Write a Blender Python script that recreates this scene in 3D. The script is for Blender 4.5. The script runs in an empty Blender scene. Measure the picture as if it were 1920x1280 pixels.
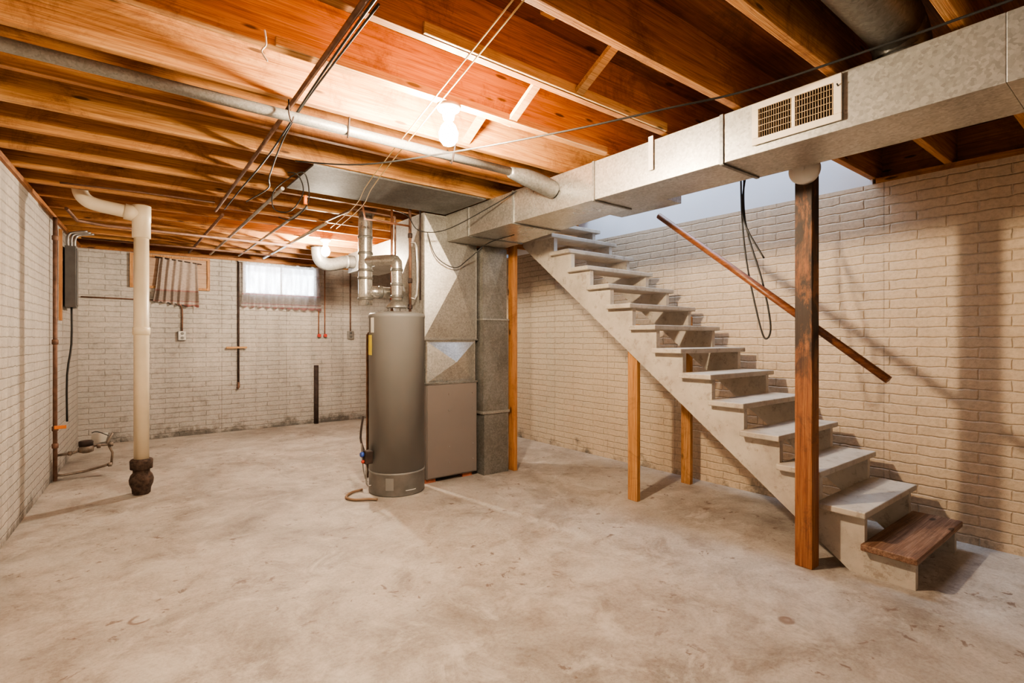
import bpy, math, random, bmesh
from mathutils import Vector, Matrix
random.seed(7)
S=bpy.context.scene
# ------------------------------------------------------------------ materials
def newmat(name):
    m=bpy.data.materials.new(name); m.use_nodes=True
    nt=m.node_tree; b=nt.nodes["Principled BSDF"]
    return m,nt,b
def N(nt,t,**kw):
    n=nt.nodes.new(t)
    for k,v in kw.items():
        if k in n.inputs.keys(): n.inputs[k].default_value=v
        else: setattr(n,k,v)
    return n
def ramp(nt,fac,stops):
    r=nt.nodes.new("ShaderNodeValToRGB"); e=r.color_ramp.elements
    while len(e)>1: e.remove(e[0])
    for i,(p,c) in enumerate(stops):
        if i==0: el=e[0]; el.position=p
        else: el=e.new(p)
        el.color=(c[0],c[1],c[2],1)
    nt.links.new(fac,r.inputs["Fac"]); return r.outputs["Color"]
def mix(nt,fac,a,b,mode='MIX'):
    n=nt.nodes.new("ShaderNodeMix"); n.data_type='RGBA'; n.blend_type=mode
    for s,v in ((0,fac),(6,a),(7,b)):
        if hasattr(v,"is_linked"): nt.links.new(v,n.inputs[s])
        elif s==0: n.inputs[0].default_value=v
        else: n.inputs[s].default_value=(v[0],v[1],v[2],1)
    return n.outputs[2]
def bump(nt,b,h,dist,strength=1.0):
    n=N(nt,"ShaderNodeBump",Strength=strength,Distance=dist); nt.links.new(h,n.inputs["Height"])
    nt.links.new(n.outputs[0],b.inputs["Normal"])
def coords(nt,scale=(1,1,1),world=False,rand=True,loc=(0,0,0)):
    if world:
        g=nt.nodes.new("ShaderNodeNewGeometry").outputs["Position"]
    else:
        g=nt.nodes.new("ShaderNodeTexCoord").outputs["Object"]
        if rand:
            oi=nt.nodes.new("ShaderNodeObjectInfo")
            mu=N(nt,"ShaderNodeMath",operation='MULTIPLY'); mu.inputs[1].default_value=37.0
            nt.links.new(oi.outputs["Random"],mu.inputs[0])
            va=nt.nodes.new("ShaderNodeVectorMath"); va.operation='ADD'
            nt.links.new(g,va.inputs[0]); nt.links.new(mu.outputs[0],va.inputs[1]); g=va.outputs[0]
    m=nt.nodes.new("ShaderNodeMapping"); m.inputs["Scale"].default_value=scale; m.inputs["Location"].default_value=loc
    nt.links.new(g,m.inputs["Vector"]); return m.outputs[0]
def noise(nt,vec,scale,detail=4,rough=.55,dist=0):
    n=N(nt,"ShaderNodeTexNoise",Scale=scale,Detail=detail,Roughness=rough,Distortion=dist)
    nt.links.new(vec,n.inputs["Vector"]); return n.outputs["Fac"]
def math2(nt,op,a,b):
    n=nt.nodes.new("ShaderNodeMath"); n.operation=op
    for i,v in enumerate((a,b)):
        if hasattr(v,"is_linked"): nt.links.new(v,n.inputs[i])
        else: n.inputs[i].default_value=v
    return n.outputs[0]
def plain(name,col,rough=.5,metal=0,var=.12,scale=12,bmp=0):
    m,nt,b=newmat(name); v=coords(nt)
    f=noise(nt,v,scale)
    d=tuple(c*(1-var) for c in col); l=tuple(min(1,c*(1+var)) for c in col)
    nt.links.new(ramp(nt,f,[(.3,d),(.7,l)]),b.inputs["Base Color"])
    b.inputs["Roughness"].default_value=rough; b.inputs["Metallic"].default_value=metal
    if bmp: bump(nt,b,f,bmp)
    return m
def wood(name,dark,mid,light,axis=0,rough=.6,stain=.5,stainc=(.09,.03,.012),char=None,tint=(.76,.64,.56)):
    m,nt,b=newmat(name)
    sc=[24,24,24]; sc[axis]=1.0
    v=coords(nt,tuple(sc)); g=noise(nt,v,2.2,7,.66,.9)
    sc2=[120,120,120]; sc2[axis]=2.0
    v2=coords(nt,tuple(sc2)); fine=noise(nt,v2,2.0,4,.6)
    c=ramp(nt,g,[(.30,dark),(.46,mid),(.66,light)])
    c=mix(nt,.65,c,ramp(nt,fine,[(.36,(.46,.35,.27)),(.55,(1,1,1))]),'MULTIPLY')
    oi=nt.nodes.new("ShaderNodeObjectInfo")
    c=mix(nt,1,c,ramp(nt,oi.outputs["Random"],[(0,tint),(1,(1.0,1.0,1.0))]),'MULTIPLY')
    v3=coords(nt,(1,1,1)); s=noise(nt,v3,2.6,10,.82,.6)
    sf=ramp(nt,s,[(.51,(0,0,0)),(.62,(stain,stain,stain))])
    c=mix(nt,sf,c,stainc)
    sk=[7,7,13]; sk[axis]=3.0
    vo=N(nt,"ShaderNodeTexVoronoi",Scale=1.0); nt.links.new(coords(nt,tuple(sk)),vo.inputs["Vector"])
    kn=ramp(nt,vo.outputs["Distance"],[(.08,(.9,.9,.9)),(.13,(0,0,0))])
    c=mix(nt,kn,c,tuple(x*.22 for x in dark))
    if char:
        g3=nt.nodes.new("ShaderNodeNewGeometry").outputs["Position"]; sp=nt.nodes.new("ShaderNodeSeparateXYZ"); nt.links.new(g3,sp.inputs[0])
        zm=ramp(nt,math2(nt,'DIVIDE',sp.outputs[2],2.4),[(char[0],(0,0,0)),(char[1],(1,1,1)),(char[2],(1,1,1)),(char[3],(.25,.25,.25))])
        ns=ramp(nt,noise(nt,coords(nt,(9,9,3)),1.0,6,.75,.6),[(.36,(0,0,0)),(.50,(.95,.95,.95))])
        c=mix(nt,mix(nt,1,zm,ns,'MULTIPLY'),c,(.022,.015,.012))
    nt.links.new(c,b.inputs["Base Color"]); b.inputs["Roughness"].default_value=rough
    bump(nt,b,fine,.002)
    return m
def brick(name,axis,light,dark,dirt=.5,dirtc=(.16,.14,.125),low=1.0,seed=0,rowh=.0635,bw=.30,streak=.5,thr=.62,mort=.92,joint=.5,far=None,bmp=.005):
    m,nt,b=newmat(name)
    g=nt.nodes.new("ShaderNodeNewGeometry").outputs["Position"]
    sp=nt.nodes.new("ShaderNodeSeparateXYZ"); nt.links.new(g,sp.inputs[0])
    cb=nt.nodes.new("ShaderNodeCombineXYZ")
    nt.links.new(sp.outputs[axis],cb.inputs[0]); nt.links.new(sp.outputs[2],cb.inputs[1])
    wn=N(nt,"ShaderNodeTexNoise",Scale=13,Detail=5); nt.links.new(g,wn.inputs["Vector"])
    wm=nt.nodes.new("ShaderNodeVectorMath"); wm.operation='SCALE'; wm.inputs["Scale"].default_value=.022
    nt.links.new(wn.outputs["Color"],wm.inputs[0])
    wa=nt.nodes.new("ShaderNodeVectorMath"); wa.operation='ADD'
    nt.links.new(cb.outputs[0],wa.inputs[0]); nt.links.new(wm.outputs[0],wa.inputs[1])
    br=N(nt,"ShaderNodeTexBrick",Scale=1.0)
    br.inputs["Brick Width"].default_value=bw; br.inputs["Row Height"].default_value=rowh
    br.inputs["Mortar Size"].default_value=.0075; br.inputs["Mortar Smooth"].default_value=1.0
    br.inputs["Color1"].default_value=(*light,1); br.inputs["Color2"].default_value=(*[ (a*.88+c*.12) for a,c in zip(light,dark)],1)
    br.inputs["Mortar"].default_value=(*[x*mort for x in light],1)
    nt.links.new(wa.outputs[0],br.inputs["Vector"])
    mp=nt.nodes.new("ShaderNodeMapping"); mp.inputs["Location"].default_value=(seed,seed*.7,0); nt.links.new(g,mp.inputs["Vector"])
    gv=mp.outputs[0]
    big=noise(nt,gv,.9,6,.62); med=noise(nt,gv,6,6,.7); fine=noise(nt,gv,45,5,.75)
    ms=nt.nodes.new("ShaderNodeMapping"); ms.inputs["Location"].default_value=(seed,seed,0); ms.inputs["Scale"].default_value=(4,4,.35); nt.links.new(g,ms.inputs["Vector"])
    strk=noise(nt,ms.outputs[0],1.0,6,.65)
    mh=nt.nodes.new("ShaderNodeMapping"); mh.inputs["Location"].default_value=(seed,seed,0); mh.inputs["Scale"].default_value=(2.2,2.2,16); nt.links.new(g,mh.inputs["Vector"])
    smear=noise(nt,mh.outputs[0],1.0,6,.7)
    c=br.outputs["Color"]
    if far:   # blend into the far tint toward the far end of the wall
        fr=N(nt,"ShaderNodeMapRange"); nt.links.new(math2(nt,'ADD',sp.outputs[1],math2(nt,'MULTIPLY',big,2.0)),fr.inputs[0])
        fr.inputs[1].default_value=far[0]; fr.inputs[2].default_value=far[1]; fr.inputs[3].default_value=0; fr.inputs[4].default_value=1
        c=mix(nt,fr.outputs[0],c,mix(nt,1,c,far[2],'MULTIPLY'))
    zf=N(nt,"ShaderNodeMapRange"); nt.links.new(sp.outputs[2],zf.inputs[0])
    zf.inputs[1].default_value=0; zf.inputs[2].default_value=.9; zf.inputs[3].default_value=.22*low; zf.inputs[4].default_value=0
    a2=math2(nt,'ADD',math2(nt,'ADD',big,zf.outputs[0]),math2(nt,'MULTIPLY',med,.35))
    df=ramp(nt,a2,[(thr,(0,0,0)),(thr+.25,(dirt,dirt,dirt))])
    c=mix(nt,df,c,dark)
    sf=ramp(nt,strk,[(.46,(0,0,0)),(.62,(streak,streak,streak))])
    c=mix(nt,sf,c,dark)
    c=mix(nt,ramp(nt,smear,[(.52,(0,0,0)),(.66,(streak*.7,)*3)]),c,dark)
    jf=mix(nt,1,br.outputs["Fac"],mix(nt,1,df,sf,'ADD'),'MULTIPLY')
    c=mix(nt,mix(nt,1,jf,ramp(nt,med,[(.4,(.1*joint,)*3),(.6,(joint,)*3)]),'MULTIPLY'),c,dirtc)
    fl=ramp(nt,med,[(.57,(0,0,0)),(.70,(.7,.7,.7))])
    c=mix(nt,mix(nt,1,fl,df,'MULTIPLY'),c,dirtc)
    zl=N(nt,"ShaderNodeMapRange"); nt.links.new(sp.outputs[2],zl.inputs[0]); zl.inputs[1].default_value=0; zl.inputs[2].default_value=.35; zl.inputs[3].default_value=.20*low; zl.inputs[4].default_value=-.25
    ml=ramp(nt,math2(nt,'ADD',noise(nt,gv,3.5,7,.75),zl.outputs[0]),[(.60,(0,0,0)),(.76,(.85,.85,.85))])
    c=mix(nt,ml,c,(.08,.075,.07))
    c=mix(nt,.5,c,ramp(nt,fine,[(.32,(.60,.57,.55)),(.56,(1,1,1))]),'MULTIPLY')
    jx=math2(nt,'ABSOLUTE',math2(nt,'SUBTRACT',math2(nt,'FRACT',math2(nt,'DIVIDE',math2(nt,'ADD',sp.outputs[axis],math2(nt,'MULTIPLY',med,.012)),.82),0),.5),0)
    c=mix(nt,mix(nt,1,ramp(nt,jx,[(.003,(.65,.65,.65)),(.007,(0,0,0))]),ramp(nt,med,[(.40,(0,0,0)),(.5,(1,1,1))]),'MULTIPLY'),c,dirtc)
    nt.links.new(c,b.inputs["Base Color"]); b.inputs["Roughness"].default_value=.60
    inv=math2(nt,'SUBTRACT',1.0,br.outputs["Fac"])
    bump(nt,b,math2(nt,'ADD',inv,math2(nt,'MULTIPLY',math2(nt,'ADD',med,math2(nt,'MULTIPLY',fine,.4)),1.3)),bmp,1.0)
    return m
def galv(name,col=(.50,.50,.48),metal=.65,rough=.42,spang=90,blot=.6):
    m,nt,b=newmat(name); v=coords(nt)
    vo=N(nt,"ShaderNodeTexVoronoi",Scale=spang); nt.links.new(v,vo.inputs["Vector"])
    bw=nt.nodes.new("ShaderNodeRGBToBW"); nt.links.new(vo.outputs["Color"],bw.inputs[0])
    c=ramp(nt,bw.outputs[0],[(.1,tuple(x*.80 for x in col)),(.9,tuple(min(1,x*1.18) for x in col))])
    n=noise(nt,v,1.8,6,.65)
    c=mix(nt,blot,c,ramp(nt,n,[(.38,(.60,.57,.53)),(.60,(1,1,1))]),'MULTIPLY')
    sc=noise(nt,coords(nt,(2,2,2)),9,8,.8)
    c=mix(nt,ramp(nt,sc,[(.57,(0,0,0)),(.68,(.45,.45,.45))]),c,tuple(min(1,x*1.45) for x in col))
    nt.links.new(c,b.inputs["Base Color"]); b.inputs["Metallic"].default_value=metal
    nt.links.new(ramp(nt,n,[(.3,(rough+.10,)*3),(.7,(rough-.06,)*3)]),b.inputs["Roughness"])
    bump(nt,b,noise(nt,v,1.8,1),.008)
    return m
def emis(name,col,s,base=(.9,.9,.9)):
    m,nt,b=newmat(name); b.inputs["Base Color"].default_value=(*base,1)
    b.inputs["Emission Color"].default_value=(*col,1); b.inputs["Emission Strength"].default_value=s
    return m
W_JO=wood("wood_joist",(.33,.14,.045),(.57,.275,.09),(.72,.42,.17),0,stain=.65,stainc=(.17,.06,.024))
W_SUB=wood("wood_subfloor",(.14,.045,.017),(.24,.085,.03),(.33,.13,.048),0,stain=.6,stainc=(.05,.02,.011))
W_POST=wood("wood_post_vertical",(.34,.15,.05),(.52,.26,.095),(.64,.36,.16),2,stain=.45)
W_POSTD=wood("wood_post_brown",(.20,.075,.03),(.36,.155,.06),(.50,.26,.11),2,stain=.7,stainc=(.05,.027,.018),char=(.36,.50,.84,.98))
W_PALE=wood("wood_pale",(.52,.32,.14),(.66,.44,.21),(.74,.53,.29),0,stain=.2)
W_Y=wood("wood_along_y",(.27,.11,.035),(.43,.19,.065),(.56,.30,.12),1)
W_RAIL=wood("wood_rail",(.14,.05,.02),(.24,.09,.036),(.35,.16,.07),1,rough=.35,stain=.3)
W_OLD=wood("wood_old_tread",(.14,.075,.05),(.26,.16,.11),(.42,.31,.24),0,stain=.6,stainc=(.06,.035,.026))
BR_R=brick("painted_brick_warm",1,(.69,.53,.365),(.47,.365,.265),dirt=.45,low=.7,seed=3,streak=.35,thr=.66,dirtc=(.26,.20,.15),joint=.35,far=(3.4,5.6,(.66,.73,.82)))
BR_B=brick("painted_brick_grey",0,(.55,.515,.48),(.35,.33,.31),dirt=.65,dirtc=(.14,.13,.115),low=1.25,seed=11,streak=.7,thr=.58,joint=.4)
BR_L=brick("painted_brick_cool",1,(.68,.62,.55),(.40,.37,.345),dirt=.6,dirtc=(.16,.145,.13),low=1.0,seed=23,streak=.75,thr=.60,joint=.4,far=(5.3,6.8,(.68,.70,.72)))  # far tint paints the shaded stretch of this wall into its colour
GALV=galv("galvanized_steel",(.47,.465,.44),.66,.40); GALVD=galv("galvanized_steel_dull",(.27,.27,.26),.55,.44,blot=.85)
GALVP=galv("galvanized_sheet_matte",(.17,.17,.165),.35,.6,blot=.85)
GALVB=galv("galvanized_steel_bright",(.60,.595,.57),.8,.28)
PVC=plain("pvc_cream",(.74,.64,.48),.4,0,.08,5)
PIPEG=galv("grey_pipe",(.28,.28,.27),.3,.5,150)
IRON=plain("cast_iron_dark",(.05,.034,.03),.75,.2,.4,20,.003)
HUBM=plain("rusty_black_hub",(.07,.045,.035),.9,.1,.6,35,.006)
RUST=plain("rusty_iron_pipe",(.18,.10,.07),.65,.3,.35,18,.001)
OLDP=plain("old_steel_pipe",(.22,.18,.15),.55,.5,.35,25)
COPPER=plain("copper_pipe",(.42,.20,.12),.4,.7,.3,10)
BLACK=plain("black_cable",(.02,.02,.02),.5)
STEEL=plain("steel_conduit",(.34,.325,.31),.4,.7,.2,20)
HEAT=plain("heater_grey_enamel",(.215,.215,.213),.5,.0,.03,3)
HEATD=plain("heater_grey_base",(.215,.215,.213),.5,.0,.2,9)
FURN=plain("furnace_taupe_paint",(.185,.163,.152),.5,.0,.05,3)
WHITE=plain("white_porcelain",(.80,.77,.72),.3,0,.03)
WPAINT=plain("white_worn_paint",(.70,.66,.61),.5,0,.12)
GRILLE=plain("beige_register_paint",(.66,.58,.47),.45,.1,.08)
GRILLED=plain("register_tarnished_louver",(.44,.33,.20),.45,.4,.25,30)
DARKIN=plain("dark_duct_inside",(.03,.025,.02),.8)
YELLOW=plain("yellow_tag",(.85,.68,.05),.5); RED=plain("red_valve",(.50,.06,.04),.45)
BLUE=plain("blue_plastic",(.05,.12,.5),.4); LBL=plain("paper_label",(.72,.72,.68),.6,0,.03)
ORANGE=plain("orange_plastic",(.8,.22,.04),.45); TWINE=plain("twine",(.66,.50,.25),.8)
GBOX=plain("grey_electrical_enamel",(.13,.13,.128),.5,.3); BRICKRED=plain("red_brick",(.35,.12,.07),.8,0,.3,30)
HOSE=plain("tan_hose",(.26,.17,.11),.6)
def stairpaint():
    m,nt,b=newmat("stair_grey_paint"); v=coords(nt)
    f=noise(nt,v,4,6,.65); f2=noise(nt,v,14,9,.8)
    c=ramp(nt,f,[(.32,(.34,.30,.255)),(.50,(.45,.405,.35)),(.66,(.51,.465,.405))])
    c=mix(nt,ramp(nt,f2,[(.53,(0,0,0)),(.62,(.6,.6,.6))]),c,(.23,.185,.145))
    nt.links.new(c,b.inputs["Base Color"]); b.inputs["Roughness"].default_value=.6; bump(nt,b,f2,.001)
    return m
STAIR=stairpaint()
def concrete():
    m,nt,b=newmat("stained_concrete"); v=coords(nt,world=True)
    a=noise(nt,v,.85,9,.68,.5); d=noise(nt,v,3.4,10,.8,.5); f=noise(nt,v,60,6,.8)
    c=ramp(nt,a,[(.30,(.29,.262,.236)),(.43,(.405,.372,.337)),(.54,(.535,.497,.455)),(.66,(.45,.416,.378))])
    c=mix(nt,.95,c,ramp(nt,d,[(.36,(.57,.53,.50)),(.47,(.84,.82,.80)),(.58,(1,1,1))]),'MULTIPLY')
    c=mix(nt,.6,c,ramp(nt,f,[(.36,(.64,.61,.59)),(.55,(1,1,1))]),'MULTIPLY')
    w=noise(nt,coords(nt,(1,1,1),True,loc=(1.3,2.2,0)),3.2,9,.78,.7)
    c=mix(nt,ramp(nt,w,[(.53,(0,0,0)),(.66,(.55,.55,.55))]),c,(.64,.605,.56))
    s=noise(nt,coords(nt,(1,1,1),True,loc=(5,9,0)),1.7,3,.5,.2); s2=noise(nt,coords(nt,(1,1,1),True,loc=(3,1,0)),12,6,.68,.5)
    k=mix(nt,1,ramp(nt,s,[(.46,(0,0,0)),(.54,(1,1,1))]),ramp(nt,s2,[(.60,(0,0,0)),(.65,(.8,.8,.8))]),'MULTIPLY')
    c=mix(nt,k,c,(.15,.105,.085))
    vo=N(nt,"ShaderNodeTexVoronoi",Scale=1.6); nt.links.new(coords(nt,(1,1,1),True,loc=(.35,.8,0)),vo.inputs["Vector"])
    dd=math2(nt,'ADD',vo.outputs["Distance"],math2(nt,'MULTIPLY',noise(nt,v,7,2),.06))
    rg=ramp(nt,dd,[(.085,(0,0,0)),(.098,(.8,.8,.8)),(.108,(.8,.8,.8)),(.12,(0,0,0))])
    sel=nt.nodes.new("ShaderNodeRGBToBW"); nt.links.new(vo.outputs["Color"],sel.inputs[0])
    pick=ramp(nt,sel.outputs[0],[(.54,(0,0,0)),(.58,(1,1,1))])
    brk=ramp(nt,noise(nt,v,9,3),[(.44,(0,0,0)),(.52,(1,1,1))])
    c=mix(nt,mix(nt,1,mix(nt,1,rg,pick,'MULTIPLY'),brk,'MULTIPLY'),c,(.17,.11,.085))
    nt.links.new(c,b.inputs["Base Color"])
    nt.links.new(ramp(nt,d,[(.3,(.42,.42,.42)),(.7,(.62,.62,.62))]),b.inputs["Roughness"])
    bump(nt,b,math2(nt,'ADD',d,f),.0025,.6); return m
CONC=concrete()
DRYW=plain("stairwell_paint_pale_blue",(.78,.81,.86),.8,0,.03,3)
def curtainmat(name,base,stripe,em=0):
    m,nt,b=newmat(name); v=coords(nt,rand=False)
    sp=nt.nodes.new("ShaderNodeSeparateXYZ"); nt.links.new(v,sp.inputs[0])
    n=noise(nt,coords(nt,(30,4,60),rand=False),1.0,4)
    mr=N(nt,"ShaderNodeMapRange"); nt.links.new(sp.outputs[2],mr.inputs[0]); mr.inputs[1].default_value=0; mr.inputs[2].default_value=.6
    s=ramp(nt,mr.outputs[0],[(0,stripe),(.05,stripe),(.07,base),(.11,base),(.12,stripe),(.14,tuple(x*.72 for x in base)),(.32,tuple(x*.62 for x in base)),(.34,stripe),(.37,base),(1,base)])
    c=mix(nt,.6,s,ramp(nt,n,[(.3,(.55,.55,.55)),(.65,(1,1,1))]),'MULTIPLY')
    nt.links.new(c,b.inputs["Base Color"]); b.inputs["Roughness"].default_value=.9
    if em:
        tr=nt.nodes.new("ShaderNodeBsdfTranslucent"); nt.links.new(c,tr.inputs[0])
        tp=nt.nodes.new("ShaderNodeBsdfTransparent")
        m1=nt.nodes.new("ShaderNodeMixShader"); m1.inputs[0].default_value=.6
        nt.links.new(b.outputs[0],m1.inputs[1]); nt.links.new(tr.outputs[0],m1.inputs[2])
        m2=nt.nodes.new("ShaderNodeMixShader"); 
        weave=ramp(nt,noise(nt,coords(nt,(22,1,3),rand=False),1.0,3),[(.4,(.35,.35,.35)),(.6,(1,1,1))])
        al=mix(nt,1,ramp(nt,mr.outputs[0],[(.34,(em*.2,)*3),(.40,(em,)*3),(.82,(em,)*3),(.88,(em*.4,)*3)]),weave,'MULTIPLY'); nt.links.new(al,m2.inputs[0])
        nt.links.new(m1.outputs[0],m2.inputs[1]); nt.links.new(tp.outputs[0],m2.inputs[2])
        nt.links.new(m2.outputs[0],nt.nodes["Material Output"].inputs[0])
    return m
CUR1=curtainmat("curtain_taupe",(.44,.37,.33),(.32,.14,.13))
CUR2=curtainmat("curtain_sheer",(.78,.72,.70),(.52,.27,.28),em=.75)
# ------------------------------------------------------------------ mesh builder
class M:
    def __init__(s): s.v=[]; s.f=[]; s.sm=[]
    def add(s,vs,fs,smooth=False):
        o=len(s.v); s.v+= [Vector(p) for p in vs]; s.f+=[[i+o for i in f] for f in fs]; s.sm+=[smooth]*len(fs); return s
    def box(s,x0,x1,y0,y1,z0,z1):
        return s.add([(x0,y0,z0),(x1,y0,z0),(x1,y1,z0),(x0,y1,z0),(x0,y0,z1),(x1,y0,z1),(x1,y1,z1),(x0,y1,z1)],
          [(0,3,2,1),(4,5,6,7),(0,1,5,4),(1,2,6,5),(2,3,7,6),(3,0,4,7)])
    def hexa(s,b,t):
        return s.add(list(b)+list(t),[(0,3,2,1),(4,5,6,7),(0,1,5,4),(1,2,6,5),(2,3,7,6),(3,0,4,7)])
    def tube(s,pts,r,seg=12,res=0,caps=True):
        P=[Vector(p) for p in pts]
        R=list(r) if hasattr(r,'__len__') else [r]*len(P)
        if res:
            Q=[];RR=[]
            for i in range(len(P)-1):
                p0=P[max(i-1,0)];p1=P[i];p2=P[i+1];p3=P[min(i+2,len(P)-1)]
                for k in range(res):
                    t=k/res
                    Q.append(.5*((2*p1)+(p2-p0)*t+(2*p0-5*p1+4*p2-p3)*t*t+(3*p1-p0-3*p2+p3)*t**3)); RR.append(R[i]*(1-t)+R[i+1]*t)
            Q.append(P[-1]);RR.append(R[-1]);P=Q;R=RR
        n=len(P); T=[]
        for i in range(n):
            a=P[max(i-1,0)];c=P[min(i+1,n-1)]
            d1=(P[i]-a); d2=(c-P[i])
            t=(d1.normalized() if d1.length>1e-9 else Vector())+(d2.normalized() if d2.length>1e-9 else Vector())
            T.append(t.normalized() if t.length>1e-6 else Vector((0,0,1)))
        u=T[0].orthogonal().normalized(); vs=[];fs=[]
        for i in range(n):
            if i: 
                u=(u-T[i]*u.dot(T[i])); u.normalize()
            w=T[i].cross(u)
            for k in range(seg):
                a=2*math.pi*k/seg; vs.append(P[i]+(u*math.cos(a)+w*math.sin(a))*R[i])
        for i in range(n-1):
            for k in range(seg):
                k2=(k+1)%seg; fs.append((i*seg+k,i*seg+k2,(i+1)*seg+k2,(i+1)*seg+k))
        s.add(vs,fs,True)
        if caps:
            o=len(s.v)-len(vs)
            s.f.append([o+k for k in range(seg)][::-1]); s.sm.append(False)
            s.f.append([o+(n-1)*seg+k for k in range(seg)]); s.sm.append(False)
        return s
    def lathe(s,prof,c,seg=40,axis='Z'):
        vs=[];fs=[];n=len(prof)
        for (r,z) in prof:
            for k in range(seg):
                a=2*math.pi*k/seg; x=r*math.cos(a);y=r*math.sin(a)
                if axis=='Z': p=(c[0]+x,c[1]+y,c[2]+z)
                elif axis=='Y': p=(c[0]+x,c[1]+z,c[2]+y)
                else: p=(c[0]+z,c[1]+x,c[2]+y)
                vs.append(p)
        for i in range(n-1):
            for k in range(seg):
                k2=(k+1)%seg; fs.append((i*seg+k,i*seg+k2,(i+1)*seg+k2,(i+1)*seg+k))
        s.add(vs,fs,True); o=len(s.v)-len(vs)
        s.f.append([o+k for k in range(seg)][::-1]); s.sm.append(False)
        s.f.append([o+(n-1)*seg+k for k in range(seg)]); s.sm.append(False)
        return s
    def prismX(s,poly,x0,x1):
        n=len(poly); vs=[(x0,y,z) for y,z in poly]+[(x1,y,z) for y,z in poly]
        fs=[list(range(n))[::-1],list(range(n,2*n))]+[(i,(i+1)%n,n+(i+1)%n,n+i) for i in range(n)]
        return s.add(vs,fs)
    def build(s,name,mat,parent=None,bevel=0,label=None,cat=None,group=None,kind=None,auto=True):
        xs=[p.x for p in s.v];ys=[p.y for p in s.v];zs=[p.z for p in s.v]
        o=Vector(((min(xs)+max(xs))/2,(min(ys)+max(ys))/2,min(zs)))
        me=bpy.data.meshes.new(name); me.from_pydata([tuple(p-o) for p in s.v],[],s.f); me.update()
        bm=bmesh.new(); bm.from_mesh(me); bmesh.ops.recalc_face_normals(bm,faces=bm.faces); bm.to_mesh(me); bm.free()
        for p,q in zip(me.polygons,s.sm): p.use_smooth=q
        me.materials.append(mat); ob=bpy.data.objects.new(name,me); S.collection.objects.link(ob)
        if parent: ob.parent=parent; ob.location=o-parent.location
        else: ob.location=o
        if bevel:
            b=ob.modifiers.new("bevel",'BEVEL'); b.width=bevel; b.segments=2; b.limit_method='ANGLE'
        tag(ob,label,cat,group,kind); return ob
def tag(ob,label=None,cat=None,group=None,kind=None):
    if label: ob["label"]=label
    if cat: ob["category"]=cat
    if group: ob["group"]=group
    if kind: ob["kind"]=kind
def empty(name,loc,label,cat,group=None):
    e=bpy.data.objects.new(name,None); S.collection.objects.link(e); e.location=Vector(loc); e.empty_display_size=.1
    tag(e,label,cat,group); return e
# ------------------------------------------------------------------ room shell
XR=4.15; YB=7.87; ZT=2.31; JB=2.345; JT=2.58; YF=-2.0
def lx(y): return -.495+.0675*(y-4.3)
M().box(-1.3,4.4,YF-.2,YB+.2,-.1,0).build("floor",CONC,kind="structure",label="stained bare concrete basement floor",cat="floor")
M().box(XR,XR+.2,YF,YB+.2,0,ZT).build("wall_right",BR_R,kind="structure",label="cream painted brick wall beside the staircase",cat="wall")
M().box(lx(YB)-.0,XR,YB,YB+.2,0,ZT).build("wall_back",BR_B,kind="structure",label="dirty grey-white painted brick wall with windows",cat="wall")
m=M(); a=lx(YF); b_=lx(YB+.2)
m.hexa([(a-.2,YF,0),(a,YF,0),(b_,YB+.2,0),(b_-.2,YB+.2,0)],[(a-.2,YF,ZT),(a,YF,ZT),(b_,YB+.2,ZT),(b_-.2,YB+.2,ZT)])
m.build("wall_left",BR_L,kind="structure",label="grey-white painted brick wall with dark streaks",cat="wall")
M().box(a-.2,XR+.2,YF-.2,YF,0,ZT).build("wall_front",BR_B,kind="structure",label="painted brick wall",cat="wall")
OY0,OY1,OX=1.31,3.95,3.14   # stairwell opening
m=M(); m.box(-1.3,XR+.2,YF-.2,OY0,JT,JT+.03); m.box(-1.3,XR+.2,OY1,YB+.2,JT,JT+.03); m.box(-1.3,OX,OY0,OY1,JT,JT+.03)
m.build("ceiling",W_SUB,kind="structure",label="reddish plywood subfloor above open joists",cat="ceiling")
M().box(XR,XR+.15,OY0-.02,5.2,ZT,4.9).build("wall_stairwell_outer",DRYW,kind="structure",label="pale blue painted stairwell wall",cat="wall")
M().box(OX-.12,OX-.0,OY0,OY1,JT+.03,4.9).build("wall_stairwell_inner",DRYW,kind="structure",label="pale blue painted stairwell wall",cat="wall")
M().box(OX-.12,XR+.15,OY0-.14,OY0-.02,JT+.03,4.9).build("wall_stairwell_near",DRYW,kind="structure",label="pale blue painted stairwell wall",cat="wall")
M().box(OX-.12,XR+.15,5.2,5.3,JT+.03,4.9).build("wall_stairwell_far",DRYW,kind="structure",label="pale blue painted stairwell wall",cat="wall")
M().box(OX-.12,XR+.15,OY0-.14,5.3,4.9,5.0).build("ceiling_stairwell",DRYW,kind="structure",label="pale stairwell ceiling",cat="ceiling")
M().box(XR-.005,XR+.2,YF,OY0-.04,ZT,JB).build("trim_1",W_Y,kind="structure",label="wooden sill plate on the brick wall",cat="trim")
M().box(lx(YB),XR,YB-.03,YB+.2,ZT,JB).build("trim_2",W_JO,kind="structure",label="wooden sill plate on the brick wall",cat="trim")
m=M(); m.hexa([(a-.2,YF,ZT),(a+.01,YF,ZT),(b_+.01,YB-.03,ZT),(b_-.2,YB-.03,ZT)],[(a-.2,YF,JB),(a+.01,YF,JB),(b_+.01,YB-.03,JB),(b_-.2,YB-.03,JB)])
m.build("trim_3",W_Y,kind="structure",label="wooden sill plate on the brick wall",cat="trim")
M().box(XR+.12,XR+.2,YF,OY0-.04,JB,JT).build("trim_4",W_Y,kind="structure",label="rim board at the joist ends",cat="trim")
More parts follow.
